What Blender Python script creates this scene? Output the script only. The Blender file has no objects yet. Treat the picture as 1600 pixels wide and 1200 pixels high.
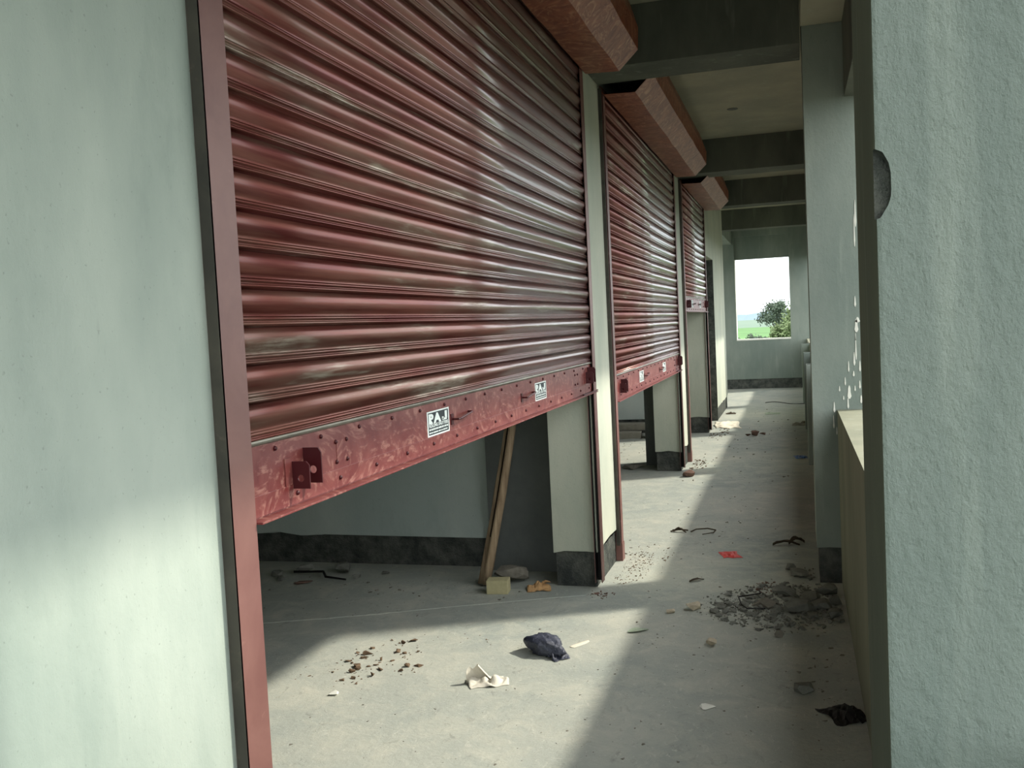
import bpy, bmesh, math, random
from mathutils import Vector, Matrix, noise
random.seed(7)
S = bpy.context.scene
C = S.collection
H = 1.5                     # eye height

# ------------------------------------------------------------------ camera
F = 1492.0
YAW, PITCH, ROLL = (math.radians(a) for a in (16.652, -3.377, -2.836))
cy, sy, cp, sp = math.cos(YAW), math.sin(YAW), math.cos(PITCH), math.sin(PITCH)
fw = Vector((-sy*cp, cy*cp, sp)); rt = Vector((cy, sy, 0)); up = rt.cross(fw)
c_, s_ = math.cos(ROLL), math.sin(ROLL)
rt, up = c_*rt + s_*up, -s_*rt + c_*up
cam_d = bpy.data.cameras.new('camera'); cam = bpy.data.objects.new('camera', cam_d); C.objects.link(cam)
cam_d.sensor_width = 36; cam_d.lens = F*36/1600; cam_d.clip_end = 3000; cam_d.clip_start = 0.02
m3 = Matrix((rt, up, -fw)).transposed()
cam.matrix_world = Matrix.Translation((0, 0, H)) @ m3.to_4x4()
S.camera = cam

# ------------------------------------------------------------------ world, sun, exposure
W = bpy.data.worlds.new('sky'); S.world = W; W.use_nodes = True
nt = W.node_tree; nt.nodes.clear()
bg = nt.nodes.new('ShaderNodeBackground'); wo = nt.nodes.new('ShaderNodeOutputWorld')
tc = nt.nodes.new('ShaderNodeTexCoord'); sx = nt.nodes.new('ShaderNodeSeparateXYZ'); rp = nt.nodes.new('ShaderNodeValToRGB')
nt.links.new(tc.outputs['Generated'], sx.inputs[0]); nt.links.new(sx.outputs['Z'], rp.inputs[0])
rp.color_ramp.elements[0].position = 0.0; rp.color_ramp.elements[0].color = (.88, .96, 1.0, 1)
rp.color_ramp.elements[1].position = 0.25; rp.color_ramp.elements[1].color = (.95, .98, 1.0, 1)
nt.links.new(rp.outputs[0], bg.inputs[0]); bg.inputs[1].default_value = 3.2
nt.links.new(bg.outputs[0], wo.inputs[0])
SUN_DIR = Vector((-1, -.48, -.95))
sun_d = bpy.data.lights.new('sun', 'SUN'); sun_d.energy = 4.6; sun_d.angle = math.radians(3.0); sun_d.color = (1, .95, .84)
sun = bpy.data.objects.new('sun', sun_d); C.objects.link(sun); sun.rotation_euler = SUN_DIR.to_track_quat('-Z', 'Y').to_euler()
sun.location = (8, 6, 9)
vs = S.view_settings; vs.view_transform = 'Standard'; vs.look = 'None'; vs.gamma = 1; vs.use_curve_mapping = False; vs.exposure = 0.12
S.cycles.max_bounces = 10; S.cycles.diffuse_bounces = 7

# ------------------------------------------------------------------ materials
def srgb(r, g, b):
    f = lambda v: (v/255/12.92) if v/255 <= .04045 else ((v/255+.055)/1.055)**2.4
    return (f(r), f(g), f(b), 1)
class N:
    """small node-graph helper"""
    def __init__(s, name, rough=.8, spec=.3, metal=0):
        s.m = bpy.data.materials.new(name); s.m.use_nodes = True; s.t = s.m.node_tree
        s.p = s.t.nodes['Principled BSDF']; s.p.inputs['Roughness'].default_value = rough
        s.p.inputs['Specular IOR Level'].default_value = spec; s.p.inputs['Metallic'].default_value = metal
        s.c = s.t.nodes.new('ShaderNodeTexCoord').outputs['Object']
    def map(s, scale, loc=(0, 0, 0), rnd=False):
        n = s.t.nodes.new('ShaderNodeMapping'); n.inputs['Scale'].default_value = scale; n.inputs['Location'].default_value = loc
        s.t.links.new(s.c, n.inputs['Vector'])
        if rnd:
            oi = s.t.nodes.new('ShaderNodeObjectInfo'); k = s.t.nodes.new('ShaderNodeVectorMath'); k.operation = 'SCALE'
            k.inputs[0].default_value = (37, 91, 53); s.t.links.new(oi.outputs['Random'], k.inputs['Scale'])
            a = s.t.nodes.new('ShaderNodeVectorMath'); a.operation = 'ADD'
            s.t.links.new(n.outputs[0], a.inputs[0]); s.t.links.new(k.outputs[0], a.inputs[1]); return a.outputs[0]
        return n.outputs[0]
    def noise(s, vec, scale=1, detail=4, rough=.55, dist=0):
        n = s.t.nodes.new('ShaderNodeTexNoise'); n.inputs['Scale'].default_value = scale; n.inputs['Detail'].default_value = detail
        n.inputs['Roughness'].default_value = rough; n.inputs['Distortion'].default_value = dist
        s.t.links.new(vec, n.inputs['Vector']); return n.outputs[0]
    def ramp(s, f, a, b, ca=(0, 0, 0, 1), cb=(1, 1, 1, 1)):
        n = s.t.nodes.new('ShaderNodeValToRGB'); e = n.color_ramp.elements
        e[0].position = a; e[0].color = ca; e[1].position = b; e[1].color = cb
        s.t.links.new(f, n.inputs[0]); return n.outputs[0]
    def mix(s, f, a, b, mode='MIX'):
        n = s.t.nodes.new('ShaderNodeMix'); n.data_type = 'RGBA'; n.blend_type = mode
        if isinstance(f, (int, float)): n.inputs[0].default_value = f
        else: s.t.links.new(f, n.inputs[0])
        for i, v in ((6, a), (7, b)):
            if isinstance(v, tuple): n.inputs[i].default_value = v
            else: s.t.links.new(v, n.inputs[i])
        return n.outputs[2]
    def col(s, v):
        if isinstance(v, tuple): s.p.inputs['Base Color'].default_value = v
        else: s.t.links.new(v, s.p.inputs['Base Color'])
        return s
    def bump(s, h, strength=.3, dist=.01):
        n = s.t.nodes.new('ShaderNodeBump'); n.inputs['Strength'].default_value = strength; n.inputs['Distance'].default_value = dist
        s.t.links.new(h, n.inputs['Height']); s.t.links.new(n.outputs[0], s.p.inputs['Normal']); return s
    def rough(s, v): s.t.links.new(v, s.p.inputs['Roughness']); return s
def plaster(name, a, b, rip=.25, grain=60):
    n = N(name, .88, .2)
    big = n.noise(n.map((1.1, 1.1, .45)), 1.6, 5, .6)
    streak = n.noise(n.map((9, 9, .9)), 1.5, 5, .6)
    speck = n.noise(n.map((26, 26, 5)), 1.5, 5, .75, .6)
    c = n.mix(n.ramp(big, .38, .62), a, b)
    c = n.mix(n.ramp(n.noise(n.map((2.6, 2.6, 1.1), (7, 3, 1)), 1.5, 6, .68), .58, .8, (0, 0, 0, 1), (.5, .5, .5, 1)), c, n.mix(.5, a, srgb(104, 118, 108)))
    c = n.mix(n.ramp(streak, .58, .85, (0, 0, 0, 1), (.3, .3, .3, 1)), c, srgb(184, 192, 178))
    c = n.mix(n.ramp(speck, .68, .82, (0, 0, 0, 1), (.35, .35, .35, 1)), c, srgb(84, 90, 84))
    c = n.mix(n.ramp(n.noise(n.map((70, 70, 60)), 1.5, 2, .6), .66, .76, (0, 0, 0, 1), (.3, .3, .3, 1)), c, srgb(80, 86, 80))
    fine = n.noise(n.map((1, 1, .6)), grain, 6, .7); wavy = n.noise(n.map((12, 12, 3)), 1, 4, .6, .5)
    n.col(c).bump(n.mix(.22, fine, wavy), rip*1.3, .008); return n.m
M = {}
M['plaster'] = plaster('cement plaster', srgb(142, 154, 144), srgb(170, 179, 167))
M['plaster_shop'] = plaster('inner cement plaster', srgb(178, 190, 184), srgb(196, 204, 196))
M['plaster_far'] = plaster('cement plaster grey', srgb(120, 131, 123), srgb(140, 148, 138))
M['plaster_rough'] = plaster('sandy cement plaster', srgb(110, 122, 115), srgb(128, 138, 130), 1.0, 60)
M['concrete'] = plaster('bare concrete', srgb(82, 86, 79), srgb(104, 107, 97), .3, 30)
M['corridor_face'] = plaster('dark olive face', srgb(70, 74, 64), srgb(90, 92, 78), .3, 30)  # darker olive tone for the near column's corridor-side face
M['pale_plaster'] = plaster('pale pier plaster', srgb(172, 178, 162), srgb(192, 194, 176))
M['olive'] = plaster('olive grey plaster', srgb(122, 124, 106), srgb(140, 140, 120), .3, 30)
M['soffit'] = plaster('board marked soffit', srgb(148, 148, 132), srgb(166, 162, 142), .2, 30)
def base_mat():
    n = N('unplastered base course', .95, .1)
    a = n.noise(n.map((1, 1, 1)), 9, 6, .7); b = n.noise(n.map((1, 1, 1)), 45, 4, .7)
    c = n.mix(n.ramp(a, .35, .7), srgb(60, 64, 62), srgb(108, 110, 102))
    n.col(c).bump(b, .9, .02); return n.m
M['base'] = base_mat()
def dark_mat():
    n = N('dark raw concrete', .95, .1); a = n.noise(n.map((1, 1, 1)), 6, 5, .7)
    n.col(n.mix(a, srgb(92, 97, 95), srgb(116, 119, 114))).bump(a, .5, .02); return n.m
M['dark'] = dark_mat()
def floor_mat():
    n = N('dusty concrete floor', .92, .2)
    v = n.map((1, 1, 1))
    big = n.noise(v, .9, 6, .62, .4); mid = n.noise(n.map((1, 1, 1), (5, 3, 0)), 5, 6, .7, .6); fine = n.noise(v, 34, 5, .75)
    blot = n.noise(n.map((1.6, 1, 1), (9, 1, 0)), 11, 5, .7, 1.2)
    c = n.mix(n.ramp(big, .32, .68), srgb(146, 153, 146), srgb(172, 173, 161))
    c = n.mix(n.ramp(mid, .46, .72, (0, 0, 0, 1), (.55, .55, .55, 1)), c, srgb(194, 191, 174))
    c = n.mix(n.ramp(blot, .6, .74, (0, 0, 0, 1), (.42, .42, .42, 1)), c, srgb(204, 204, 190))
    c = n.mix(n.ramp(blot, .26, .42, (.4, .4, .4, 1), (0, 0, 0, 1)), c, srgb(100, 102, 95))
    c = n.mix(n.ramp(fine, .68, .8, (0, 0, 0, 1), (.55, .55, .55, 1)), c, srgb(86, 84, 74))
    grain = n.noise(n.map((1.5, 1, 1), (2, 2, 0)), 70, 3, .8)
    c = n.mix(n.ramp(grain, .62, .74, (0, 0, 0, 1), (.5, .5, .5, 1)), c, srgb(98, 98, 88))
    c = n.mix(n.ramp(n.noise(n.map((2, 1, 1), (8, 5, 0)), 26, 4, .75, 1), .6, .7, (0, 0, 0, 1), (.5, .5, .5, 1)), c, srgb(206, 204, 190))
    n.col(c).bump(n.mix(.5, mid, fine), .5, .015); return n.m
M['floor'] = floor_mat()
def paint_slat():
    n = N('oxide red painted slat', .34, .6); n.p.inputs['Coat Weight'].default_value = .6; n.p.inputs['Coat Roughness'].default_value = .16; n.p.inputs['Metallic'].default_value = .7
    st = n.noise(n.map((1, .8, 24), rnd=True), 1.4, 6, .65)
    bl = n.noise(n.map((1, 1.2, 14), (3, 0, 0), rnd=True), 1.0, 4, .6)
    ch = n.noise(n.map((1, 4, 60), (3, 0, 0), rnd=True), 1.0, 5, .7)
    c = n.mix(n.ramp(st, .38, .68), srgb(94, 38, 35), srgb(132, 80, 68))
    c = n.mix(n.ramp(bl, .46, .66, (0, 0, 0, 1), (.62, .62, .62, 1)), c, srgb(124, 104, 90))
    g = n.mix(1.0, n.ramp(bl, .60, .70), n.ramp(ch, .42, .62), 'MULTIPLY')
    c = n.mix(g, c, srgb(182, 172, 156))
    n.col(c).rough(n.ramp(st, .3, .7, (.30, .30, .30, 1), (.5, .5, .5, 1))); return n.m
M['slat'] = paint_slat()
def paint(name, a, b, hi, rough, sc, dist, hp=(.60, .72)):
    n = N(name, rough, .45)
    u = n.noise(n.map((1, 1, 1), rnd=True), sc, 5, .6, dist)
    w = n.noise(n.map((1, 1, 1.5), (2, 5, 1), rnd=True), sc*1.3, 6, .65, dist*1.6)
    c = n.mix(n.ramp(u, .35, .65), a, b)
    c = n.mix(n.ramp(w, hp[0], hp[1], (0, 0, 0, 1), (.7, .7, .7, 1)), c, hi)
    n.col(c).bump(w, .08, .004); return n.m
M['galv'] = paint('bare galvanised strip', srgb(120, 116, 104), srgb(156, 152, 138), srgb(180, 176, 160), .3, 6, .4)
M['galv'].node_tree.nodes['Principled BSDF'].inputs['Metallic'].default_value = .6
M['rail'] = paint('oxide red painted plate', srgb(98, 38, 37), srgb(118, 62, 57), srgb(158, 112, 100), .4, 3.2, 4.5, (.52, .66))
M['guide'] = paint('primed steel guide', srgb(110, 74, 68), srgb(126, 90, 82), srgb(176, 142, 128), .5, 4, .6, (.6, .8))
M['guide_edge'] = paint('bare steel and gap shadow', srgb(52, 50, 44), srgb(74, 70, 60), srgb(96, 88, 76), .6, 5, .6)  # bare steel, its dark tone also carries the gap shadow
M['hood'] = paint('primer on sheet metal', srgb(110, 48, 34), srgb(150, 88, 62), srgb(190, 140, 106), .42, 4.5, 2.6, (.5, .66))
M['lug'] = N('dark red enamel', .4, .4).col(srgb(64, 16, 20)).m
M['black'] = N('black steel and groove shade', .6, .3).col(srgb(18, 17, 16)).m
def flat(name, c, r=.8, sc=12, var=.25, bump=.4, spec=.2):
    n = N(name, r, spec); a = n.noise(n.map((1, 1, 1)), sc, 5, .65)
    d = tuple(x*(1-var) for x in c[:3])+(1,); n.col(n.mix(n.ramp(a, .3, .7), d, c))
    if bump: n.bump(a, bump, .01)
    return n.m
M['yellow'] = flat('yellow ash brick', srgb(190, 182, 142), .9, 30, .15, .4)
M['stone'] = flat('grey mortar lump', srgb(128, 124, 112), .95, 25, .35, .8)
M['rubble'] = flat('rubble', srgb(126, 127, 118), .95, 14, .4, .8)
M['pale'] = flat('pale stone', srgb(196, 184, 160), .9, 30, .3, .5)
M['redbrick'] = flat('brick crumb', srgb(120, 96, 84), .95, 30, .35, .5)
M['soil'] = flat('dry soil', srgb(118, 98, 78), .98, 40, .4, .5)
M['leaf'] = flat('dry leaf', srgb(200, 160, 112), .7, 30, .45, .3)
M['paleleaf'] = flat('pale leaf', srgb(160, 172, 150), .7, 30, .2, .2)
M['darkleaf'] = flat('dark dry leaf', srgb(70, 60, 46), .8, 30, .4, .3)
M['rag'] = flat('white cloth', srgb(214, 208, 192), .9, 25, .12, .3)
M['bag'] = flat('blue black plastic', srgb(66, 70, 86), .38, 60, .5, .8, .6)
M['packet'] = flat('red packet', srgb(206, 72, 66), .5, 30, .1, .1)
M['white'] = flat('white paint', srgb(226, 226, 214), .8, 30, .05, 0)
M['paper'] = flat('paper', srgb(222, 214, 194), .9, 20, .1, .1)
M['blue'] = flat('blue plastic', srgb(58, 96, 150), .5, 20, .2, .1)
M['board'] = flat('weathered board', srgb(150, 146, 132), .9, 12, .3, .5)
def bamboo_mat():
    n = N('weathered wood', .85, .2); a = n.noise(n.map((40, 40, 2.2)), 1, 5, .7)
    n.col(n.mix(n.ramp(a, .3, .72), srgb(104, 86, 66), srgb(168, 148, 120))).bump(a, .5, .006); return n.m
M['bamboo'] = bamboo_mat()
M['crack'] = N('crack', .95, .1).col(srgb(30, 24, 20)).m
M['ink'] = N('sticker black', .5, .3).col(srgb(38, 48, 50)).m
M['sticker'] = N('sticker white', .5, .3).col(srgb(220, 228, 222)).m
M['field'] = flat('hazy far field', srgb(97, 116, 100), .95, .02, .2, 0)
M['field_near'] = flat('green field', srgb(82, 120, 66), .95, .03, .3, 0)
M['bounce_ground'] = flat('bare yard', srgb(84, 86, 76), .95, .3, .2, 0)
M['hill'] = flat('haze tinted far hills', srgb(104, 122, 131), .95, .02, .06, 0)  # blue aerial haze is put into the hill colour, far field likewise
M['treeA'] = flat('dark foliage', srgb(84, 98, 82), .8, .8, .35, 0)
M['treeB'] = flat('light foliage', srgb(112, 128, 88), .8, .8, .3, 0)
M['bark'] = flat('bark', srgb(120, 112, 96), .9, 4, .3, 0)

# ------------------------------------------------------------------ mesh helpers
def mesh_obj(name, vf, mat, parent=None, loc=(0, 0, 0), rot=(0, 0, 0), smooth=False, bevel=0):
    v, f = vf
    me = bpy.data.meshes.new(name); me.from_pydata([tuple(p) for p in v], [], f)
    bm = bmesh.new(); bm.from_mesh(me); bmesh.ops.recalc_face_normals(bm, faces=bm.faces)
    if bevel: bmesh.ops.bevel(bm, geom=[e for e in bm.edges if len(e.link_faces) == 2 and e.calc_face_angle(0) > .6], offset=bevel, segments=2, affect='EDGES', profile=.6)
    bm.to_mesh(me); bm.free()
    me.materials.append(M[mat] if isinstance(mat, str) else mat)
    if smooth:
        for p in me.polygons: p.use_smooth = True
    o = bpy.data.objects.new(name, me); o.location = loc; o.rotation_euler = rot
    if parent: o.parent = parent
    C.objects.link(o); return o
def box(x0, x1, y0, y1, z0, z1):
    v = [(x, y, z) for z in (z0, z1) for x, y in ((x0, y0), (x1, y0), (x1, y1), (x0, y1))]
    return v, [(3, 2, 1, 0), (4, 5, 6, 7), (0, 1, 5, 4), (1, 2, 6, 5), (2, 3, 7, 6), (3, 0, 4, 7)]
def join(*vfs):
    V, Fs = [], []
    for v, f in vfs:
        k = len(V); V += list(v); Fs += [tuple(i+k for i in q) for q in f]
    return V, Fs
def xf(vf, loc=(0, 0, 0), rot=(0, 0, 0), sc=(1, 1, 1)):
    from mathutils import Euler
    m = Matrix.Translation(loc) @ Euler(rot).to_matrix().to_4x4() @ Matrix.Diagonal((*sc, 1))
    return [tuple(m @ Vector(p)) for p in vf[0]], vf[1]
def extrude_y(profile, y0, y1, seg=1):
    """closed (x,z) profile swept along y"""
    n = len(profile); V = []; Fs = []
    for k in range(seg+1):
        y = y0+(y1-y0)*k/seg; V += [(x, y, z) for x, z in profile]
    for k in range(seg):
        for i in range(n):
            j = (i+1) % n; Fs.append((k*n+i, k*n+j, (k+1)*n+j, (k+1)*n+i))
    Fs.append(tuple(range(n))); Fs.append(tuple(seg*n+i for i in reversed(range(n))))
    return V, Fs
def cyl(p, q, r, n=10, r2=None):
    p, q = Vector(p), Vector(q); d = (q-p).normalized(); a = d.orthogonal().normalized(); b = d.cross(a); r2 = r if r2 is None else r2
    V = [p+(a*math.cos(t)+b*math.sin(t))*r for t in [2*math.pi*i/n for i in range(n)]]+[q+(a*math.cos(t)+b*math.sin(t))*r2 for t in [2*math.pi*i/n for i in range(n)]]
    return [tuple(v) for v in V], [(i, (i+1) % n, n+(i+1) % n, n+i) for i in range(n)]+[tuple(reversed(range(n))), tuple(range(n, 2*n))]
def tube(pts, r, n=6):
    return join(*[cyl(pts[i], pts[i+1], r if not isinstance(r, list) else r[i], n, r if not isinstance(r, list) else r[i+1]) for i in range(len(pts)-1)])
def chunk(sx_, sy_, sz_, n=14, seed=None):
    """convex broken lump sitting on z=0"""
    R = random.Random(seed) if seed is not None else random
    bm = bmesh.new()
    for i in range(n):
        v = Vector((R.gauss(0, 1), R.gauss(0, 1), R.gauss(0, 1))).normalized()*(.8+.2*R.random())
        v = Vector([max(-.74, min(.74, c)) for c in v])/.74
        bm.verts.new((v.x*sx_/2, v.y*sy_/2, v.z*sz_/2))
    r = bmesh.ops.convex_hull(bm, input=bm.verts)
    dead = [g for g in r['geom_interior'] if isinstance(g, bmesh.types.BMVert)]
    bmesh.ops.delete(bm, geom=dead, context='VERTS')
    bm.verts.ensure_lookup_table(); bm.verts.index_update()
    z0 = min(v.co.z for v in bm.verts)
    out = [(v.co.x, v.co.y, v.co.z-z0) for v in bm.verts], [tuple(v.index for v in f.verts) for f in bm.faces]
    bm.free(); return out
def structure(o, **k): o['kind'] = 'structure'; return o
def thing(o, label, cat, group=None):
    o['label'] = label; o['category'] = cat
    if group: o['group'] = group
    return o
def empty(name, loc=(0, 0, 0)):
    o = bpy.data.objects.new(name, None); o.location = loc; o.empty_display_size = .1; C.objects.link(o); return o
def stuff(o, label, cat): thing(o, label, cat); o['kind'] = 'stuff'; return o

def plaster_block(x0, x1, y0, y1, z0, z1, jit=.012, step=.06, seed=1):
    """box whose lower plaster edge is ragged"""
    R = random.Random(seed)
    ring = []
    def side(a, b):
        n = max(1, int((Vector(b)-Vector(a)).length/step))
        for i in range(n): ring.append((a[0]+(b[0]-a[0])*i/n, a[1]+(b[1]-a[1])*i/n))
    side((x0, y0), (x1, y0)); side((x1, y0), (x1, y1)); side((x1, y1), (x0, y1)); side((x0, y1), (x0, y0))
    n = len(ring)
    V = [(x, y, z0+R.uniform(-jit, jit)+.5*jit*math.sin(i*.9)) for i, (x, y) in enumerate(ring)]+[(x, y, z1) for x, y in ring]
    Fs = [(i, (i+1) % n, n+(i+1) % n, n+i) for i in range(n)]+[tuple(reversed(range(n))), tuple(range(n, 2*n))]
    return V, Fs

# ------------------------------------------------------------------ structure
XW = -1.115            # corridor face of the shop wall
CZ = 3.28              # ceiling
BB = .20               # height of the bare base course
fl = structure(mesh_obj('floor', box(-5.2, .62, -1.9, 20.5, -.15, 0), 'floor'))
ceil = structure(mesh_obj('ceiling', box(-5.2, .75, -1.2, 20.6, CZ, CZ+.15), 'soffit'))
mesh_obj('ceiling_hook_hole', cyl((-.46, 8.55, CZ-.004), (-.46, 8.55, CZ+.01), .045, 16), 'dark', ceil)

wall = structure(mesh_obj('wall_left', join(
    plaster_block(XW-.26, XW, -1.9, 1.69, BB, CZ, seed=2),
    box(XW-.26, XW, 1.69, 5.265, 2.93, CZ), box(XW-.26, XW, 5.935, 9.46, 2.93, CZ), box(XW-.26, XW, 10.13, 12.64, 2.93, CZ)), 'plaster'))
structure(mesh_obj('pillar', plaster_block(XW-.26, XW, 5.265, 5.935, BB, CZ, seed=3), 'pale_plaster'))
structure(mesh_obj('pillar', plaster_block(XW-.26, XW, 9.46, 10.13, BB, CZ, seed=4), 'pale_plaster'))
structure(mesh_obj('wall_end', join(plaster_block(XW-.26, XW, 12.64, 12.90, BB, CZ, seed=5),
    plaster_block(XW-.26, XW, 14.12, 16.25, BB, CZ, seed=6), box(XW-.26, XW, 12.90, 14.12, 2.33, CZ)), 'pale_plaster'))
i = .012
mesh_obj('base_course', join(*[box(XW-.26+i, XW-i, a+i, b-i, 0, BB+.02) for a, b in ((-1.9, 1.69), (5.265, 5.935), (9.46, 10.13), (12.64, 12.90), (14.12, 16.25))]), 'base', wall)
mesh_obj('door_reveal', join(box(XW-.25, XW-.002, 14.105, 14.118, 0, 2.33)), 'base', wall)

part1 = structure(mesh_obj('wall_partition', join(plaster_block(-5.2, -1.35, 5.64, 5.84, BB, CZ, seed=7), plaster_block(-5.2, -1.35, 12.72, 12.90, BB, CZ, seed=8),
    plaster_block(-5.2, -1.36, 16.05, 16.25, BB, CZ, seed=9), plaster_block(-5.2, -5.0, -.2, 16.2, BB, CZ, seed=10), plaster_block(-5.2, -1.36, -.4, -.2, BB, CZ, seed=9)), 'plaster_shop'))
mesh_obj('base_course', join(box(-5.2, -1.36, 5.655, 5.825, 0, BB+.02), box(-5.2, -1.36, 12.735, 12.885, 0, BB+.02), box(-5.2, -1.36, 16.06, 16.24, 0, BB+.02), box(-5.18, -5.012, -.2, 16.2, 0, BB+.02)), 'base', part1)
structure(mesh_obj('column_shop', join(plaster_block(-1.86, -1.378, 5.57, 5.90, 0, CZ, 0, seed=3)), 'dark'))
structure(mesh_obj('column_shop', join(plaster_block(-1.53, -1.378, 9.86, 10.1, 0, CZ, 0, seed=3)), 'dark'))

# end wall with its window opening and the sunk panel over it
wx0, wx1, wz0, wz1 = -1.165, -.09, 1.015, 2.66
end = structure(mesh_obj('wall_far', join(
    box(-5.2, wx0, 20.2, 20.42, BB, CZ), box(wx1, .7, 20.2, 20.42, BB, CZ), box(wx0, wx1, 20.2, 20.42, BB, wz0), box(wx0, wx1, 20.2, 20.42, 3.12, CZ),
    box(wx0, wx1, 20.27, 20.42, wz1, 3.12)), 'plaster_far'))
mesh_obj('base_course', box(-5.1, .6, 20.212, 20.4, 0, BB+.02), 'base', end)
structure(mesh_obj('window_1', join(box(wx0, wx1, 20.185, 20.43, wz0-.02, wz0+.008), box(wx0-.0, wx0+.012, 20.21, 20.43, wz0, wz1)), 'white'))

# cross beams under the slab
beams = [(5.48, 5.85, 2.95, XW+.001, .07), (9.85, 10.2, 2.95, XW+.001, .22), (12.94, 13.25, 2.95, XW+.001, .22), (16.5, 16.8, 2.95, -1.5, .22)]
for a, b, z, x0, x1 in beams:
    structure(mesh_obj('beam', box(x0, x1, a, b, z, CZ), 'concrete', bevel=.004))
structure(mesh_obj('beam', box(-1.45, -1.2, 17.4, 20.2, 2.97, CZ), 'plaster_far'))
# edge beam over the parapet, with the lower step toward the camera
structure(mesh_obj('beam_edge', join(box(.285, .44, -1.2, 5.475, 2.64, CZ), box(.285, .44, 5.86, 20.2, 2.64, CZ)), 'concrete'))
structure(mesh_obj('beam_step', box(.074, .284, -1.2, 5.475, 3.035, CZ), 'soffit'))

# right-hand columns
def near_column():
    o = mesh_obj('column', box(.100, .46, 1.28, 1.645, 0, CZ), 'plaster_rough', bevel=.006)
    bm = bmesh.new()
    R = random.Random(3)
    for k in range(26):
        t = 2*math.pi*k/26
        for e in (-1, 1):
            bm.verts.new((.098+.021*max(-.4, math.cos(t))+R.uniform(-.002, .002), 1.28+e*.012-.0+(.006 if e > 0 else 0), 1.656+.042*math.sin(t)+R.uniform(-.004, .004)))
    bmesh.ops.convex_hull(bm, input=bm.verts)
    me = bpy.data.meshes.new('cut'); bm.to_mesh(me); bm.free(); me.materials.append(M['base'])
    co = bpy.data.objects.new('cut', me); C.objects.link(co)
    md = o.modifiers.new('b', 'BOOLEAN'); md.operation = 'DIFFERENCE'; md.object = co; md.solver = 'EXACT'
    try: md.material_mode = 'TRANSFER'
    except Exception: pass
    dg = bpy.context.evaluated_depsgraph_get(); nm = bpy.data.meshes.new_from_object(o.evaluated_get(dg))
    nm.materials.append(M['corridor_face'])
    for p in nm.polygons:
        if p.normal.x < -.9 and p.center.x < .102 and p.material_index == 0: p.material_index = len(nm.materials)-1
    o.modifiers.clear(); o.data = nm; bpy.data.objects.remove(co)
    return o
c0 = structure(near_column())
c1 = structure(mesh_obj('column', plaster_block(.078, .41, 5.48, 5.86, BB, CZ, .006, seed=11), 'plaster_far'))
mesh_obj('base_course', box(.09, .40, 5.492, 5.85, 0, BB+.02), 'base', c1)
for y in (9.85, 12.95, 16.6):
    structure(mesh_obj('column', box(.24, .41, y, y+.35, 0, CZ), 'plaster_far'))
# white splashes of whitewash on the second column
def splashes():
    R = random.Random(5); out = []
    pts = [(.325, 2.02, .004, .10), (.318, 1.93, .003, .12), (.312, 1.55, .004, .04), (.315, 1.42, .008, .05), (.322, 1.45, .01, .02), (.30, 1.24, .004, .05), (.31, 1.3, .003, .09), (.27, 1.2, .003, .04),
           (.295, 1.16, .004, .02), (.25, 1.12, .003, .03), (.27, 1.06, .009, .05), (.262, 1.0, .004, .04), (.19, .98, .004, .04), (.22, 1.08, .003, .02), (.325, 1.1, .004, .03), (.328, 1.2, .004, .04), (.3, 1.08, .003, .02), (.24, 1.03, .003, .015), (.185, .9, .003, .05), (.33, 1.02, .005, .03), (.31, 1.36, .002, .03), (.2, .85, .002, .03)]
    for x, z, a, b in pts:
        n = 10; V = []; b = b*.75
        for e in (0, .0025):
            V += [(x+math.cos(2*math.pi*k/n)*a*(1+.3*R.random())*(1.3 if math.sin(2*math.pi*k/n) < 0 else .7), 5.4795-e, z+math.sin(2*math.pi*k/n)*b) for k in range(n)]
        out.append((V, [tuple(range(n)), tuple(range(2*n-1, n-1, -1))]+[(k, (k+1) % n, n+(k+1) % n, n+k) for k in range(n)]))
    return join(*out)
o = mesh_obj('whitewash_splashes', splashes(), 'white', c1); o['kind'] = 'stuff'; o['label'] = 'white drips of whitewash'

# parapets, the low piers at the far columns, and the far parapets
def para(y0, y1, zt, x0=.205, x1=.40):
    o = structure(mesh_obj('parapet', plaster_block(x0, x1, y0, y1, .0, zt, 0, seed=13), 'olive', bevel=0)); return o
para(1.645, 5.48, .965); para(5.86, 9.85, .985, .215); para(10.2, 12.95, .985, .215); para(13.3, 16.6, .985, .215); para(16.95, 20.2, .985, .215)
for y in (9.80, 12.85, 16.55):
    structure(mesh_obj('parapet_pier', box(.088, .24, y, y+.33, 0, .99), 'plaster_far', bevel=.004))
para(-1.9, 1.28, .965, .31, .42); 

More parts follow.
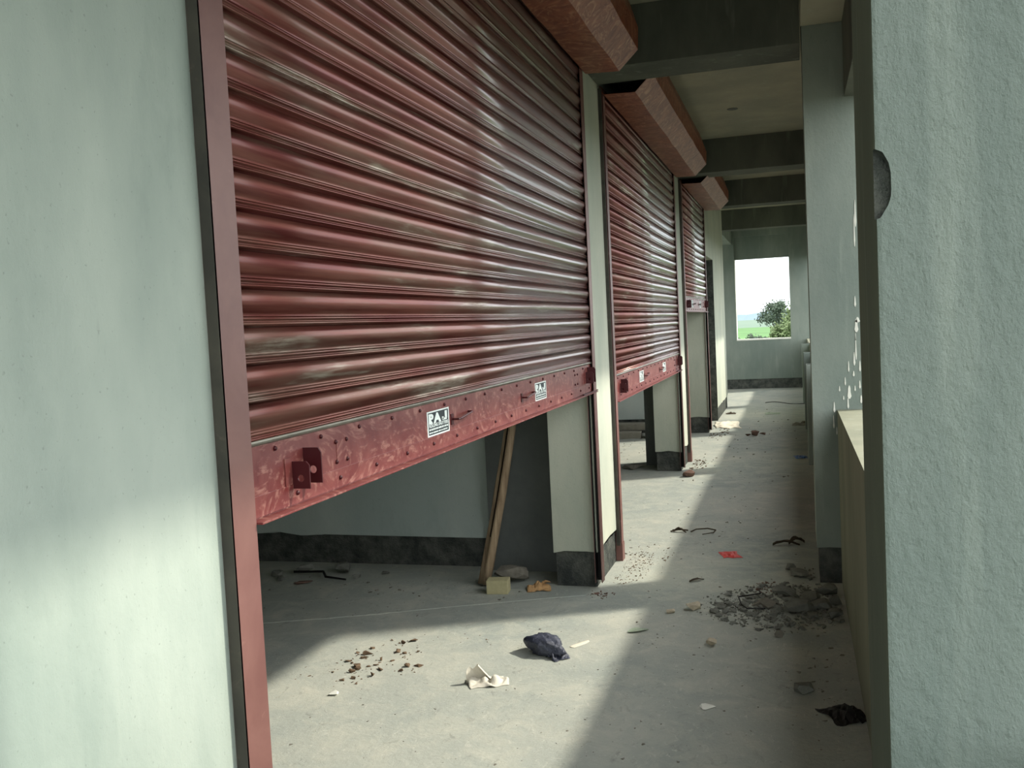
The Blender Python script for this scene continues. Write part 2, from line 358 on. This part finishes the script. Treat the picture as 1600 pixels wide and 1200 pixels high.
# ------------------------------------------------------------------ rolling shutters
P = .0815
prof = [(.0815, -.004), (.0795, .003), (.075, .009), (.068, .0135), (.058, .0155), (.048, .014), (.039, .0105), (.031, .0065), (.0255, .004), (.0235, .0050), (.0215, .0090), (.0185, .0105),
        (.0160, .0088), (.0135, .0046), (.0118, .0052), (.0098, .0085), (.0075, .0100), (.0050, .0086), (.0035, .003), (.0025, -.004), (0, -.0055)]
slat_prof = [(d, z) for z, d in prof]+[(-.009, 0), (-.009, P)]
XC = -1.108            # plane of the curtain
def letters(txt, size, mat, parent, loc, w=None, bold=.0, name='letters', label=None):
    cu = bpy.data.curves.new('t', 'FONT'); cu.body = txt; cu.size = size; cu.extrude = .0003; cu.offset = bold; cu.align_x = 'CENTER'
    t = bpy.data.objects.new('t', cu); C.objects.link(t); dg = bpy.context.evaluated_depsgraph_get(); dg.update()
    me = bpy.data.meshes.new_from_object(t.evaluated_get(dg)); bpy.data.objects.remove(t)
    xs = [v.co.x for v in me.vertices]; k = (w/(max(xs)-min(xs))) if w else 1; xc = (max(xs)+min(xs))/2
    for v in me.vertices: v.co = Vector((v.co.z, (v.co.x-xc)*k, v.co.y))      # lies in the y-z plane, facing +x
    me.materials.clear(); me.materials.append(M[mat]); o = bpy.data.objects.new(name, me); o.location = loc; o.parent = parent; C.objects.link(o); return o
def shutter(y0, y1, zb, label, rail_h=.165, detail=True, foot=False):
    L = y1-y0; root = empty('rolling_shutter', (XC, y0, 0)); thing(root, label, 'shutter')
    n = int(math.ceil((2.945-zb-rail_h)/P))
    V, Fs = extrude_y(slat_prof, .012, L-.012, 1)
    base = mesh_obj('slat', (V, Fs), 'slat', root)
    me = base.data
    for p in me.polygons: p.use_smooth = len(p.vertices) == 4
    R = random.Random(int(y0*10))
    for k in range(n):
        o = base if k == 0 else base.copy()
        o.location = (R.uniform(-.0012, .0012), 0, zb+rail_h+k*P); o.rotation_euler = (R.uniform(-.0005, .0005), 0, 0)
        if k: o.parent = root; C.objects.link(o)
    # guides (U channels, open toward the curtain)
    def guide(ya, sgn, zlow, w=.072):
        t = .0035
        a, b = (ya, ya+w) if sgn > 0 else (ya-w, ya)
        web = box(-.020, .020, a, a+t, zlow, 2.93) if sgn > 0 else box(-.020, .020, b-t, b, zlow, 2.93)
        g = mesh_obj('guide_channel', join(web, box(.0165, .020, a, b, zlow, 2.93), box(-.020, -.0175, a, b, zlow, 2.93)), 'guide', root)
        shade = mesh_obj('groove_shade', join(box(-.0170, -.0155, a+.004, b-.004, zlow+.001, 2.92), box(.0145, .016, a+.004, b-.002, zlow+.001, 2.92), (box(-.016, .015, a+t+.0005, a+t+.002, zlow, 2.92) if sgn > 0 else box(-.016, .015, b-t-.002, b-t-.0005, zlow, 2.92))), 'black', g)  # black sheets inside the channel paint the groove's shade
        return g
    g1 = guide(-.035, 1, .115) if foot else guide(-.050, 1, 0, .087); guide(L+.035, -1, .035)
    if not foot:
        mesh_obj('guide_edge', box(-.006, .0192, -.0512, -.0502, 0, 2.93), 'guide_edge', g1)
    else:
        mesh_obj('guide_edge', box(-.010, .0135, -.047, -.0355, .1, 2.93), 'guide_edge', g1)
        mesh_obj('guide_foot', box(-.018, .024, -.036, .042, 0, .113), 'guide', root)
    # bottom rail: plate, stepped angle, lip
    zt = zb+rail_h
    rail = mesh_obj('bottom_rail', join(
        box(-.006, .003, .012, L-.012, zb+.002, zt), box(.003, .0065, .012, L-.012, zb+.006, zb+.052),
        box(.003, .034, .038, L+.02, zb-.002, zb+.0025)), 'rail', root, bevel=.0008)
    mesh_obj('top_bead', cyl((.004, .012, zt-.001), (.004, L-.012, zt-.001), .0065, 10), 'galv', rail)
    riv = []
    def rivet(y, z, x=.003, r=.0058):
        riv.append(cyl((x, y, z), (x+.0035, y, z), r, 8, r*.9)); riv.append(cyl((x+.0035, y, z), (x+.006, y, z), r*.9, 8, r*.4))
    k = 0; y = .155
    while y < L-.05: rivet(y, zt-.022); y += .212
    y = .235
    while y < L-.05: rivet(y, zb+.030, .0065); y += .215
    for yy in (.47, L-.40):
        for dy, dz in ((-.028, -.02), (.03, -.02), (-.028, .03), (.03, .03)): rivet(yy+dy, zb+.09+dz)
    o = mesh_obj('rivets', join(*riv), 'lug', rail); o['kind'] = 'stuff'
    mesh_obj('bolt_cover', box(.003, .0042, .445, .497, zb+.068, zb+.122), 'rail', rail)
    # locking lugs with a hole at both ends
    def lug(y, z0, h, w, proj):
        """plate standing off the rail, facing -y, with a round hole"""
        n_ = 14; V = []; Fs = []; r = w*.2; cx, cz = .003+proj*.52, z0+h*.38
        o4 = [(.003, z0), (.003+proj, z0), (.003+proj, z0+h*.86), (.003+proj*.84, z0+h), (.003, z0+h)]
        for e in (0, .004):
            V += [(a, y+e, b) for a, b in o4]+[(cx+r*math.cos(2*math.pi*t/n_), y+e, cz+r*math.sin(2*math.pi*t/n_)) for t in range(n_)]
        bm = bmesh.new(); vs_ = [bm.verts.new(v) for v in V]; s_n = 5+n_
        for e in (0, 1):
            loop = vs_[e*s_n:e*s_n+5]; hole = vs_[e*s_n+5:(e+1)*s_n]
            ed = [bm.edges.new((loop[t], loop[(t+1) % 5])) for t in range(5)]+[bm.edges.new((hole[t], hole[(t+1) % n_])) for t in range(n_)]
            bmesh.ops.triangle_fill(bm, edges=ed, use_beauty=True)
        for t in range(5): bm.faces.new((vs_[t], vs_[(t+1) % 5], vs_[s_n+(t+1) % 5], vs_[s_n+t]))
        for t in range(n_): bm.faces.new((vs_[5+t], vs_[5+(t+1) % n_], vs_[s_n+5+(t+1) % n_], vs_[s_n+5+t]))
        bm.verts.index_update(); out = [tuple(v.co) for v in bm.verts], [tuple(v.index for v in f.verts) for f in bm.faces]; bm.free(); return out
    for yy, dz in ((.220, -.006), (L-.17, .01)):
        mesh_obj('lock_lug', lug(yy, zb+.048+dz, .062, .042, .046), 'lug', root)
        mesh_obj('lock_lug', lug(yy+.058, zb+.052+dz, .082, .046, .046), 'lug', root)
        mesh_obj('lug_backing', box(.003, .006, yy-.03, yy-.0005, zb+.05+dz, zb+.12+dz), 'rail', root)
    # end bolt sticking past the guide
    mesh_obj('slide_bolt', join(box(.012, .022, L-.3, L+.075, zb+.002, zb+.008)), 'lug', root)
    # pull handles
    for yy in (.359*L, .597*L):
        h = tube([(.003, yy, zb+.088), (.026, yy, zb+.088), (.030, yy+.01, zb+.089), (.024, yy+.150, zb+.098), (.018, yy+.165, zb+.098), (.003, yy+.165, zb+.098)], .0035, 8)
        h = join(h, box(.003, .006, yy-.012, yy+.012, zb+.070, zb+.106))
        mesh_obj('pull_handle', h, 'lug', root)
    # stickers
    for k, yy in enumerate((.297*L, .658*L)):
        st = mesh_obj('sticker', box(.003, .0036, yy, yy+.195, zb+.053, zb+.132), 'sticker', root, bevel=0); st['label'] = 'white edged black maker sticker'
        mesh_obj('sticker_field', box(.0036, .0038, yy+.008, yy+.187, zb+.0575, zb+.1275), 'ink', st)
        letters('RA', .040, 'sticker', st, (.0041, yy+.066, zb+.0945), .108, .0022)
        a0 = yy+.128; jb = [box(.0038, .0044, a0+.027, a0+.047, zb+.100, zb+.1235), box(.0038, .0044, a0+.004, a0+.044, zb+.0945, zb+.1015), box(.0038, .0044, a0, a0+.015, zb+.097, zb+.106)]
        mesh_obj('letters', join(*jb), 'sticker', st)
        if detail: letters('ROLLING SHUTTERS', .0145, 'sticker', st, (.0041, yy+.0975, zb+.0815), .168, .0003)
        R2 = random.Random(k)
        bars = []
        for zz, hh in ((zb+.0715, .0058), (zb+.062, .0045)):
            y = yy+.014
            while y < yy+.175:
                w = R2.uniform(.003, .012); w = min(w, yy+.181-y)
                bars.append(box(.0038, .0041, y, y+w, zz, zz+hh)); y += w+R2.uniform(.002, .005)
        mesh_obj('small_print', join(*bars), 'sticker', st)['kind'] = 'stuff'
    # hood: bent sheet open at the ends, fixed over the drum
    off = -XC
    outer = [(-1.088, 2.905), (-1.075, 2.888), (-.885, 2.882), (-.777, 2.985), (-.772, 3.105), (-.812, 3.235), (-.83, 3.275)]
    R3 = random.Random(9+int(y0)); seg = 14; V = []; Fs = []; m = len(outer)
    for k in range(seg+1):
        yy = -.05+(L+.11)*k/seg
        for layer in (0, 1):
            for q, (x, z) in enumerate(outer):
                cx, cz = -.95, 3.1; sc = 1-.012*layer; j = 0 if q in (0, m-1) else R3.uniform(-.0025, .0025)
                if layer: j = 0
                V.append(((cx+(x-cx)*sc)+off+j, yy, cz+(z-cz)*sc+j+(0 if q else R3.uniform(-.004, .003))))
    for k in range(seg):
        for layer in (0, 1):
            for q in range(m-1):
                a = k*2*m+layer*m+q; Fs.append((a, a+1, a+1+2*m, a+2*m))
        for q in (0, m-1):
            a = k*2*m+q; Fs.append((a, a+m, a+m+2*m, a+2*m))
    for k in (0, seg):
        for q in range(m-1):
            a = k*2*m+q; Fs.append((a, a+1, a+1+m, a+m))
    mesh_obj('hood', (V, Fs), 'hood', root)
    mesh_obj('roll_drum', cyl((.165, 0.0, 3.09), (.165, L, 3.09), .135, 20), 'black', root)
    return root
shutter(1.695, 5.262, 1.118, 'nearest and largest dark red rolling shutter, half raised beside the big pale pillar')
shutter(5.905, 9.465, 1.0, 'middle dark red rolling shutter between the two narrow plastered piers', foot=True)
shutter(10.105, 12.66, 1.575, 'farthest and smallest dark red rolling shutter, raised highest beside the doorway', detail=False, foot=True)

# ------------------------------------------------------------------ things on the floor
# wooden prop leaning in the first shop
def prop():
    root = empty('wooden_prop', (-1.795, 5.23, 0)); thing(root, 'split round wooden pole leaning inside the first shop', 'pole')
    top = Vector((.335, .275, 1.9)); n = 14; V = []; Fs = []; m = 14
    d = top.normalized(); a = Vector((1, -.2, 0)); a = (a-d*a.dot(d)).normalized(); b = d.cross(a)
    R = random.Random(4)
    for k in range(n+1):
        t = k/n; c = top*t+Vector((.010*math.sin(t*5), 0, 0)); r = .037-.006*t+(.003 if k in (4, 9) else 0)
        for j in range(m):
            th = 2*math.pi*j/m; g = 1-(.55 if j == 10 else 0)
            V.append(tuple(c+(a*math.cos(th)+b*math.sin(th))*r*g*(1+R.uniform(-.04, .04))))
    for k in range(n):
        for j in range(m): Fs.append((k*m+j, k*m+(j+1) % m, (k+1)*m+(j+1) % m, (k+1)*m+j))
    Fs += [tuple(reversed(range(m))), tuple(range(n*m, n*m+m))]
    zmin = min(v[2] for v in V); V = [(x, y, z-zmin) for x, y, z in V]
    me = mesh_obj('pole', (V, Fs), 'bamboo', root, smooth=True)
    th = 2*math.pi*10/m
    pts = [tuple(top*(k/n)+Vector((.010*math.sin(k/n*5), 0, -zmin))+(a*math.cos(th)+b*math.sin(th))*(.021-.003*k/n)) for k in range(2, n+1)]
    mesh_obj('split', tube(pts, .0045, 5), 'crack', me)
    return root
prop()
def put(name, vf, mat, x, y, rz, label, cat, group=None, z=0, bevel=0, smooth=False):
    return thing(mesh_obj(name, vf, mat, None, (x, y, z), (0, 0, rz), smooth, bevel), label, cat, group)
put('yellow_brick', box(-.062, .062, -.045, .045, 0, .078), 'yellow', -1.665, 5.10, .12, 'small yellow cement brick at the foot of the leaning pole', 'brick', bevel=.004)
put('grey_block', chunk(.21, .12, .10, 26, 5), 'stone', -1.655, 5.32, .2, 'rough grey mortar block behind the yellow brick', 'block')
# shards of dry leaf
def leaf_vf(L, w, curl, seed, n=7):
    R = random.Random(seed); V = []; Fs = []
    for k in range(n+1):
        t = k/n; ww = w*math.sin(math.pi*min(1, .08+.92*t))*(.8+.4*R.random())
        zc = curl*(math.sin(t*3.3))+R.uniform(0, .15)*curl
        for j in (-1, 0, 1):
            z = zc+(.5*curl if j else 0)*(.7+.6*R.random())
            V.append((L*(t-.5), j*ww/2, max(.001, z)))
    m = len(V); V += [(x, y, z+.0015) for x, y, z in V]
    for k in range(n):
        for j in (0, 1):
            a = k*3+j; Fs += [(a, a+1, a+4, a+3), (a+m, a+3+m, a+4+m, a+1+m)]
    bd = [0, 1, 2]+[3*k+2 for k in range(1, n+1)]+[3*n+1, 3*n]+[3*k for k in range(n-1, 0, -1)]
    for q in range(len(bd)):
        a, b = bd[q], bd[(q+1) % len(bd)]; Fs.append((a, b, b+m, a+m))
    return V, Fs
# white cloth
def rag_vf(L, w, h, seed, n=22, fold=2.0):
    V = []; Fs = []
    for i in range(n+1):
        for j in range(n+1):
            u, v = i/n-.5, j/n-.5; p = Vector((u*fold*1.4+seed, v*fold, seed*.7))
            z = h*(abs(noise.noise(p*1.5))*1.7+.35*abs(noise.noise(p*4)))*max(0, 1-1.5*(abs(u)**2+abs(v)**2)*1.6)
            x = u*L*(1+.25*noise.noise(p+Vector((4, 0, 0)))); y = v*w*(1+.35*noise.noise(p+Vector((0, 7, 0))))
            V.append((x, y, max(.0015, z)))
    m = len(V); V += [(x, y, z+.0012) for x, y, z in V]; k = n+1
    for i in range(n):
        for j in range(n):
            a = i*k+j; Fs += [(a, a+1, a+k+1, a+k), (a+m, a+k+m, a+k+1+m, a+1+m)]
    bd = [j for j in range(n)]+[i*k+n for i in range(n)]+[n*k+j for j in range(n, 0, -1)]+[i*k for i in range(n, 0, -1)]
    for q in range(len(bd)):
        a, b = bd[q], bd[(q+1) % len(bd)]; Fs.append((a, b, b+m, a+m))
    return V, Fs
put('dry_leaf', join(rag_vf(.13, .12, .045, 8.3, 9, 1.4), xf(leaf_vf(.06, .03, .02, 3), (.05, .02, .01), (0, -.5, .4))), 'leaf', -1.455, 5.19, .3, 'curled orange brown dry leaf right of the yellow brick', 'leaf')
put('pale_leaf', leaf_vf(.105, .05, .007, 5), 'paleleaf', -.775, 4.52, .5, 'flat pale green leaf on the shadow edge of the floor', 'leaf')
put('dark_strip', leaf_vf(.10, .03, .009, 6), 'darkleaf', -.585, 5.45, .7, 'thin dark scrap lying behind the rubble spread', 'scrap')
# dark plastic bag
def bag_vf():
    bm = bmesh.new(); bmesh.ops.create_icosphere(bm, subdivisions=4, radius=1)
    for v in bm.verts:
        p = v.co.copy(); r = 1+.30*noise.noise(p*1.4+Vector((3, 1, 2)))+.22*abs(noise.noise(p*3.3))-.16*abs(noise.noise(p*6.5+Vector((1, 5, 0))))
        q = Vector((p.x*.085, p.y*.07, p.z*.052))*r
        if p.x > .3: q.y *= 1-.55*(p.x-.3); q.z *= 1-.55*(p.x-.3); q.x *= 1.35; q.y -= .05*(p.x-.3)
        v.co = q
    z = min(v.co.z for v in bm.verts)
    for v in bm.verts: v.co.z = max(0, v.co.z-z*.62)
    bm.verts.index_update(); out = [tuple(v.co) for v in bm.verts], [tuple(v.index for v in f.verts) for f in bm.faces]; bm.free(); return out
put('plastic_bag', join(bag_vf(), xf(rag_vf(.10, .08, .05, 6.6, 14, 2.2), (.085, -.035, 0), (0, 0, -.5))), 'bag', -1.15, 4.17, -.35, 'crumpled blue black plastic bag on the sunlit floor', 'bag', smooth=True)
def flap():
    V = []; Fs = []; a = 12; b = 6
    for i in range(a+1):
        for j in range(b+1):
            u, t = i/a, j/b; th = math.pi*(.05+.85*u); rr = .055+.012*math.sin(u*9)
            V.append((-.03+rr*math.cos(th)*(1-.55*t)-.03*t, .035*math.sin(th)*(1-.3*t), .002+t*(.075-.02*u+.008*math.sin(u*11))))
    m = len(V); V += [(x*1.0, y-.0015, z+.001) for x, y, z in V]; k = b+1
    for i in range(a):
        for j in range(b):
            q = i*k+j; Fs += [(q, q+1, q+k+1, q+k), (q+m, q+k+m, q+k+1+m, q+1+m)]
    return V, Fs
put('white_rag', join(rag_vf(.17, .11, .03, 2.3, 22, 1.6), flap()), 'rag', -1.30, 3.76, .5, 'crumpled dirty white rag nearest to the camera on the sunlit floor', 'rag', smooth=True)
put('paper_sheet', rag_vf(.34, .8, .035, 5.1, 14), 'paper', -.95, 13.5, .1, 'rumpled cream paper sheet at the foot of the doorway', 'paper', smooth=True)
pk = put('red_packet', rag_vf(.115, .16, .012, 1.2, 8), 'packet', -.44, 6.08, .25, 'small flat red packet in the middle of the corridor floor', 'packet')
put('blue_scrap', rag_vf(.12, .22, .02, 3.2, 8), 'blue', .01, 10.35, .2, 'blue plastic scrap beside the low pier', 'scrap')
put('brown_clod', chunk(.11, .10, .07, 12, 8), 'redbrick', -1.02, 9.12, .4, 'lone brown brick fragment in front of the second pier', 'fragment')
put('cream_pebble', chunk(.048, .045, .036, 16, 9), 'pale', -.41, 4.36, .4, 'cream yellow pebble in front of the rubble', 'stone')
put('brown_pebble', chunk(.045, .04, .032, 16, 10), 'stone', -.115, 4.53, .4, 'brown round pebble in front of the rubble, right of the cream one', 'stone')
put('dark_cinder', chunk(.075, .065, .05, 18, 12), 'rubble', -.013, 3.86, .3, 'dark porous cinder lump on the shaded floor near the parapet', 'stone')
put('white_stone', chunk(.075, .055, .045, 14, 13), 'pale', -.55, 4.90, .2, 'largest whitish stone at the left edge of the rubble', 'stone')
put('white_pebble', chunk(.05, .03, .024, 12, 14), 'pale', -.655, 4.83, .2, 'small white pebble left of the whitish stone', 'stone')
put('white_chip', chunk(.045, .03, .016, 12, 15), 'white', -1.905, 3.53, .2, 'tiny white chip at the near left of the sunlit floor', 'chip')
put('plaster_flake', chunk(.065, .055, .008, 12, 16), 'white', -.376, 3.655, .6, 'thin white plaster flake on the shaded near floor', 'flake')
put('plaster_smear', chunk(.13, .035, .004, 14, 61), 'paper', -1.01, 4.30, 1.0, 'pale plaster smear right of the plastic bag', 'plaster')
put('dark_rag', rag_vf(.13, .16, .035, 7.7, 10), 'black', .125, 3.66, .5, 'black crumpled scrap in the dark strip beside the parapet', 'scrap')
put('broken_slab', chunk(.26, .2, .045, 16, 21), 'stone', -1.62, 9.62, .2, 'broken flat slab left of the second pier foot', 'slab')
# twigs
put('curled_twig', tube([(-.07, -.02, .012), (-.03, .015, .02), (.05, .02, .022), (.1, -.02, .018), (.08, -.07, .012), (.0, -.1, .008)], [.006, .005, .005, .005, .004, .003], 6), 'darkleaf', -.68, 6.72, .2, 'thin curled dark twig ahead of the red packet', 'twig')
put('twig_cluster', join(tube([(-.06, -.02, .008), (0, 0, .02), (.06, .015, .01)], .006), tube([(-.05, .03, .008), (.02, -.01, .02), (.05, -.04, .008)], .005), leaf_vf(.08, .03, .02, 11)), 'darkleaf', -.83, 6.72, 0, 'small dark knot of twigs left of the curled twig', 'twig')
put('dark_husk', join(leaf_vf(.17, .045, .022, 15), xf(leaf_vf(.12, .04, .03, 17), (.07, .04, 0), (0, 0, .5))), 'darkleaf', -.1, 6.36, .1, 'long dark dried husk near the second column', 'husk')
wire = [(-.35+.72*t, .25*math.cos(t*2.2)+.04*math.sin(t*9), .012+.01*math.sin(t*7)) for t in [k/14 for k in range(15)]]
put('bent_wire', tube(wire, .006, 6), 'black', -.18, 16.5, 0, 'long thin bent wire across the far floor', 'wire')
# small far scraps
put('far_bit', join(chunk(.12, .09, .07, 12, 31), xf(chunk(.08, .08, .04, 10, 32), (.09, .05, 0)), xf(chunk(.07, .06, .04, 10, 33), (-.08, 0, 0))), 'redbrick', -.53, 12.25, 0, 'small brown lump alone in the middle of the far corridor', 'fragment')
put('folded_paper', rag_vf(.25, .3, .05, 9.1, 8), 'board', .05, 13.4, 0, 'folded grey paper beside the far low pier', 'paper')
put('flat_scrap', rag_vf(.22, .3, .025, 4.4, 8), 'paleleaf', -.37, 15.0, 0, 'flat pale scrap before the bent wire', 'scrap')
put('wall_scrap', rag_vf(.16, .2, .03, 6.4, 8), 'darkleaf', -1.0, 15.1, 0, 'small brown scrap by the far plastered wall', 'scrap')

def scatter(cx, cy, rx, ry, n, s0, s1, seed, flat_=.6):
    R = random.Random(seed); out = []
    for k in range(n):
        a = R.random()*2*math.pi; r = R.random()**.6
        s = s0+(s1-s0)*R.random()**3.5
        px, py = cx+rx*r*math.cos(a), cy+ry*r*math.sin(a)
        if px > .185 or (px > .06 and 5.45 < py < 5.9) or (-1.42 < px < -1.06 and any(p-.03 < py < q+.03 for p, q in ((-2, 1.7), (5.22, 5.98), (9.4, 10.2), (12.58, 12.95), (14.1, 16.3)))) or (px < -1.3 and 5.55 < py < 5.95): continue
        out.append(xf(chunk(s*R.uniform(.8, 1.6), s*R.uniform(.7, 1.2), s*flat_, 8, R.randint(0, 99999)), (cx+rx*r*math.cos(a), cy+ry*r*math.sin(a), -.0008), (0, 0, R.random()*3)))
    return join(*out)
stuff(mesh_obj('rubble_gravel', join(scatter(-.12, 5.0, .34, .42, 900, .006, .040, 1), scatter(-.36, 4.98, .2, .25, 160, .006, .02, 2), scatter(.02, 5.3, .14, .5, 120, .01, .035, 5)), 'rubble'), 'loose grey gravel and grit spread against the second column', 'gravel')
stuff(mesh_obj('brick_crumbs', join(scatter(-.19, 5.36, .1, .12, 60, .008, .024, 3), scatter(-1.08, 5.12, .08, .09, 30, .008, .03, 4)), 'redbrick'), 'reddish brick crumbs in the rubble and at the pier foot', 'gravel')
stuff(mesh_obj('mortar_crumbs', join(scatter(-1.0, 5.72, .12, .42, 420, .003, .012, 6), scatter(-1.02, 9.9, .12, .4, 150, .006, .024, 7), scatter(-.95, 6.05, .16, .3, 90, .004, .014, 8), scatter(-1.0, 12.6, .14, .7, 60, .01, .03, 14)), 'soil'), 'sandy mortar crumbs heaped along the foot of the piers', 'gravel')
stuff(mesh_obj('soil_clods', join(scatter(-1.86, 3.95, .22, .32, 80, .008, .040, 9, .5), scatter(-1.95, 3.75, .3, .15, 60, .003, .012, 10, .4), scatter(-1.5, 4.3, .35, .12, 14, .006, .02, 15, .5)), 'soil'), 'brown soil clods dropped on the sunlit floor', 'soil')
stuff(mesh_obj('floor_grit', join(scatter(-.7, 5.2, .7, 3.0, 300, .004, .016, 11, .4), scatter(-1.0, 3.6, 1.1, .9, 160, .003, .011, 12, .4), scatter(-.6, 11.5, .6, 4.5, 160, .008, .03, 13, .5), scatter(-2.4, 5.0, .9, .45, 90, .006, .022, 16, .4), scatter(.05, 4.0, .14, .8, 60, .006, .02, 17, .4), scatter(-2.0, 10.8, .6, 1.2, 60, .01, .03, 18, .4)), 'stone'), 'scattered small grit over the concrete floor', 'grit')
# larger pieces of the rubble heap: individuals
R = random.Random(21)
big = [(-.015, 4.94, .17, .10, .06), (-.21, 5.02, .16, .13, .03), (-.10, 5.22, .15, .11, .045), (.03, 5.12, .13, .10, .05), (.09, 5.0, .14, .08, .05), (.12, 5.25, .12, .1, .06), (-.05, 5.08, .09, .07, .03), (-.14, 4.9, .08, .05, .03),
       (-.30, 5.0, .06, .05, .025), (-.38, 4.87, .055, .04, .022), (-.44, 4.86, .05, .045, .025), (.14, 4.86, .1, .07, .04), (.04, 4.84, .07, .05, .03), (-.26, 4.85, .06, .03, .015), (-.03, 5.62, .16, .08, .04), (-.07, 5.75, .07, .06, .04), (.15, 5.05, .09, .06, .05)]
for k, (x, y, a, b, h) in enumerate(big):
    named = {0: 'largest dark slab of mortar at the front of the rubble', 1: 'flat pale mortar slab inside the wire loop of the rubble', 2: 'grey mortar lump at the centre back of the rubble',
             9: 'small mortar bit at the left end of the rubble', 14: 'long low mortar piece lying behind the rubble, toward the far end', 15: 'small mortar lump farthest back behind the rubble',
             11: 'mortar piece of the rubble nearest the parapet foot at the front', 13: 'thin mortar flake at the front edge of the rubble'}
    lab = named.get(k, 'broken grey mortar piece in the rubble at the second column')
    put('mortar_piece', chunk(a, b, h, 16, 40+k), 'rubble' if k != 1 else 'stone', x, y, R.random()*3, lab, 'rubble', None if k in named else 'mortar pieces of the rubble heap')
put('wire_loop', tube([(.02, .14, .03), (.03, .06, .035), (-.08, .0, .03), (-.06, -.1, .02), (-.03, -.15, .015), (.06, -.14, .015)], .0035, 5), 'black', -.25, 5.06, 0, 'thin bent wire lying on the rubble', 'wire')
# clods of mortar in the corner of the first shop
for k, (x, y, a) in enumerate([(-3.2, 5.3, .09), (-3.05, 5.38, .12), (-2.8, 5.42, .14), (-3.3, 5.15, .07), (-2.65, 5.3, .06), (-3.12, 5.2, .06), (-2.5, 5.4, .05)]):
    put('mortar_lump', chunk(a, a*.7, a*.45, 12, 70+k), 'rubble', x, y, k, 'dark mortar lump in the back corner of the first shop', 'rubble', 'mortar lumps in the back of the first shop')
put('pink_shard', chunk(.12, .04, .02, 12, 90), 'redbrick', -2.93, 5.14, .6, 'narrow pinkish shard on the dim floor of the first shop', 'shard')
put('crooked_stick', tube([(-.25, .05, .02), (-.05, .06, .025), (.02, -.04, .02), (.17, -.07, .015)], [.009, .008, .008, .006], 6), 'black', -2.85, 5.28, 0, 'crooked dark stick at the back of the first shop', 'stick')
# boards stacked in the second shop
for k, (x, y, z, rz, L) in enumerate([(-2.45, 12.2, 0, .1, 1.0), (-2.2, 12.45, .085, -.05, .7), (-1.72, 12.25, 0, .2, .35)]):
    put('loose_board', box(-L/2, L/2, -.12, .12, 0, .08), 'board', x, y, rz, ['grey board flat on the second shop floor, lowest of the stack', 'short grey board lying across the lower boards in the second shop', 'small grey board nearest the second pier'][k], 'board', z=z, bevel=.004)
# light scar across the floor, part of the screed
mesh_obj('screed_ridge', tube([(-3.0, 4.28, -.001), (-2.23, 4.6, -.001), (-1.8, 4.81, -.001), (-1.34, 5.02, -.001), (-1.1, 5.12, -.001)], .004, 6), 'floor', fl)

# ------------------------------------------------------------------ the land outside
structure(mesh_obj('ground', box(-900, 900, -300, 1500, -4.1, -3.6), 'field'))
def ridge(y, x0, x1, h, seed, mat, name, depth=60):
    n = 40; V = []; Fs = []
    for k in range(n+1):
        x = x0+(x1-x0)*k/n; hh = h*(.55+.6*abs(noise.noise(Vector((k*.23, seed, 0)))))
        V += [(x, y-depth, -3.7), (x, y, -3.6+hh), (x, y+depth, -3.7)]
    for k in range(n): a = k*3; Fs += [(a, a+1, a+4, a+3), (a+1, a+2, a+5, a+4)]
    return structure(mesh_obj(name, (V, Fs), mat))
structure(mesh_obj('ground_field', box(-300, 200, 80, 420, -3.9, -3.58), 'field_near'))
structure(mesh_obj('ground_bounce', box(-120, 90, -90, 110, -3.6, -3.55), 'bounce_ground'))  # unseen grey ground added to cut the green bounce from the field
ridge(1300, -500, 300, 12, 4, 'hill', 'ground_hills', 120)
def tree(x, y, zc, rx, rz_, n, leaf, mat, label, seed, trunk_x=0):
    root = empty('tree', (x, y, -3.6)); thing(root, label, 'tree'); R = random.Random(seed)
    h = zc+3.6
    mesh_obj('trunk', join(cyl((trunk_x, 0, 0), (trunk_x, 0, h*.8), .22, 8, .12), *[cyl((trunk_x, 0, h*.5), (R.uniform(-.6, .6)*rx, R.uniform(-.5, .5)*rx, h+R.uniform(-.3, .5)*rz_), .10, 6, .03) for _ in range(7)]), 'bark', root)
    V = []; Fs = []
    cl = [(R.uniform(-1, 1), R.uniform(-1, 1), R.uniform(-1, 1)) for _ in range(26)]
    cl = [c for c in cl if c[0]**2+c[1]**2+c[2]**2 < 1.1]
    for _ in range(n):
        c = Vector(R.choice(cl)); p = c+Vector((R.gauss(0, 1), R.gauss(0, 1), R.gauss(0, 1)))*.2
        q = Vector((p.x*rx, p.y*rx, h+p.z*rz_)); q.z = max(.3, q.z)
        a = Vector((R.gauss(0, 1), R.gauss(0, 1), R.gauss(0, 1))).normalized(); b = a.orthogonal().normalized(); k = len(V)
        V += [tuple(q-a*leaf), tuple(q+b*leaf*.6), tuple(q+a*leaf), tuple(q-b*leaf*.6)]; Fs.append((k, k+1, k+2, k+3))
    f = mesh_obj('foliage', (V, Fs), mat, root); f['kind'] = 'stuff'
tree(-3.0, 160, .7, 2.3, 2.6, 3000, .2, 'treeA', 'dark loose crowned tree at the left in the far window', 3)
tree(-.1, 150, -.2, 2.9, 3.4, 6000, .26, 'treeB', 'light green bushy tree at the right in the far window', 4)
for k, (x, y, zc, r) in enumerate([(-6.2, 165, -3.0, 1.6), (-4.9, 158, -3.1, 1.2), (-9.5, 168, -3.2, 1.4)]):
    root = None
    tree(x, y, zc, r, r*.8, 900, .25, 'treeA', 'low dark bush at the foot of the far trees', 10+k)
for o in bpy.data.objects:
    if o.get('label') == 'low dark bush at the foot of the far trees': o['group'] = 'bushes at the foot of the far trees'; o['category'] = 'bush'; o.name = 'bush'
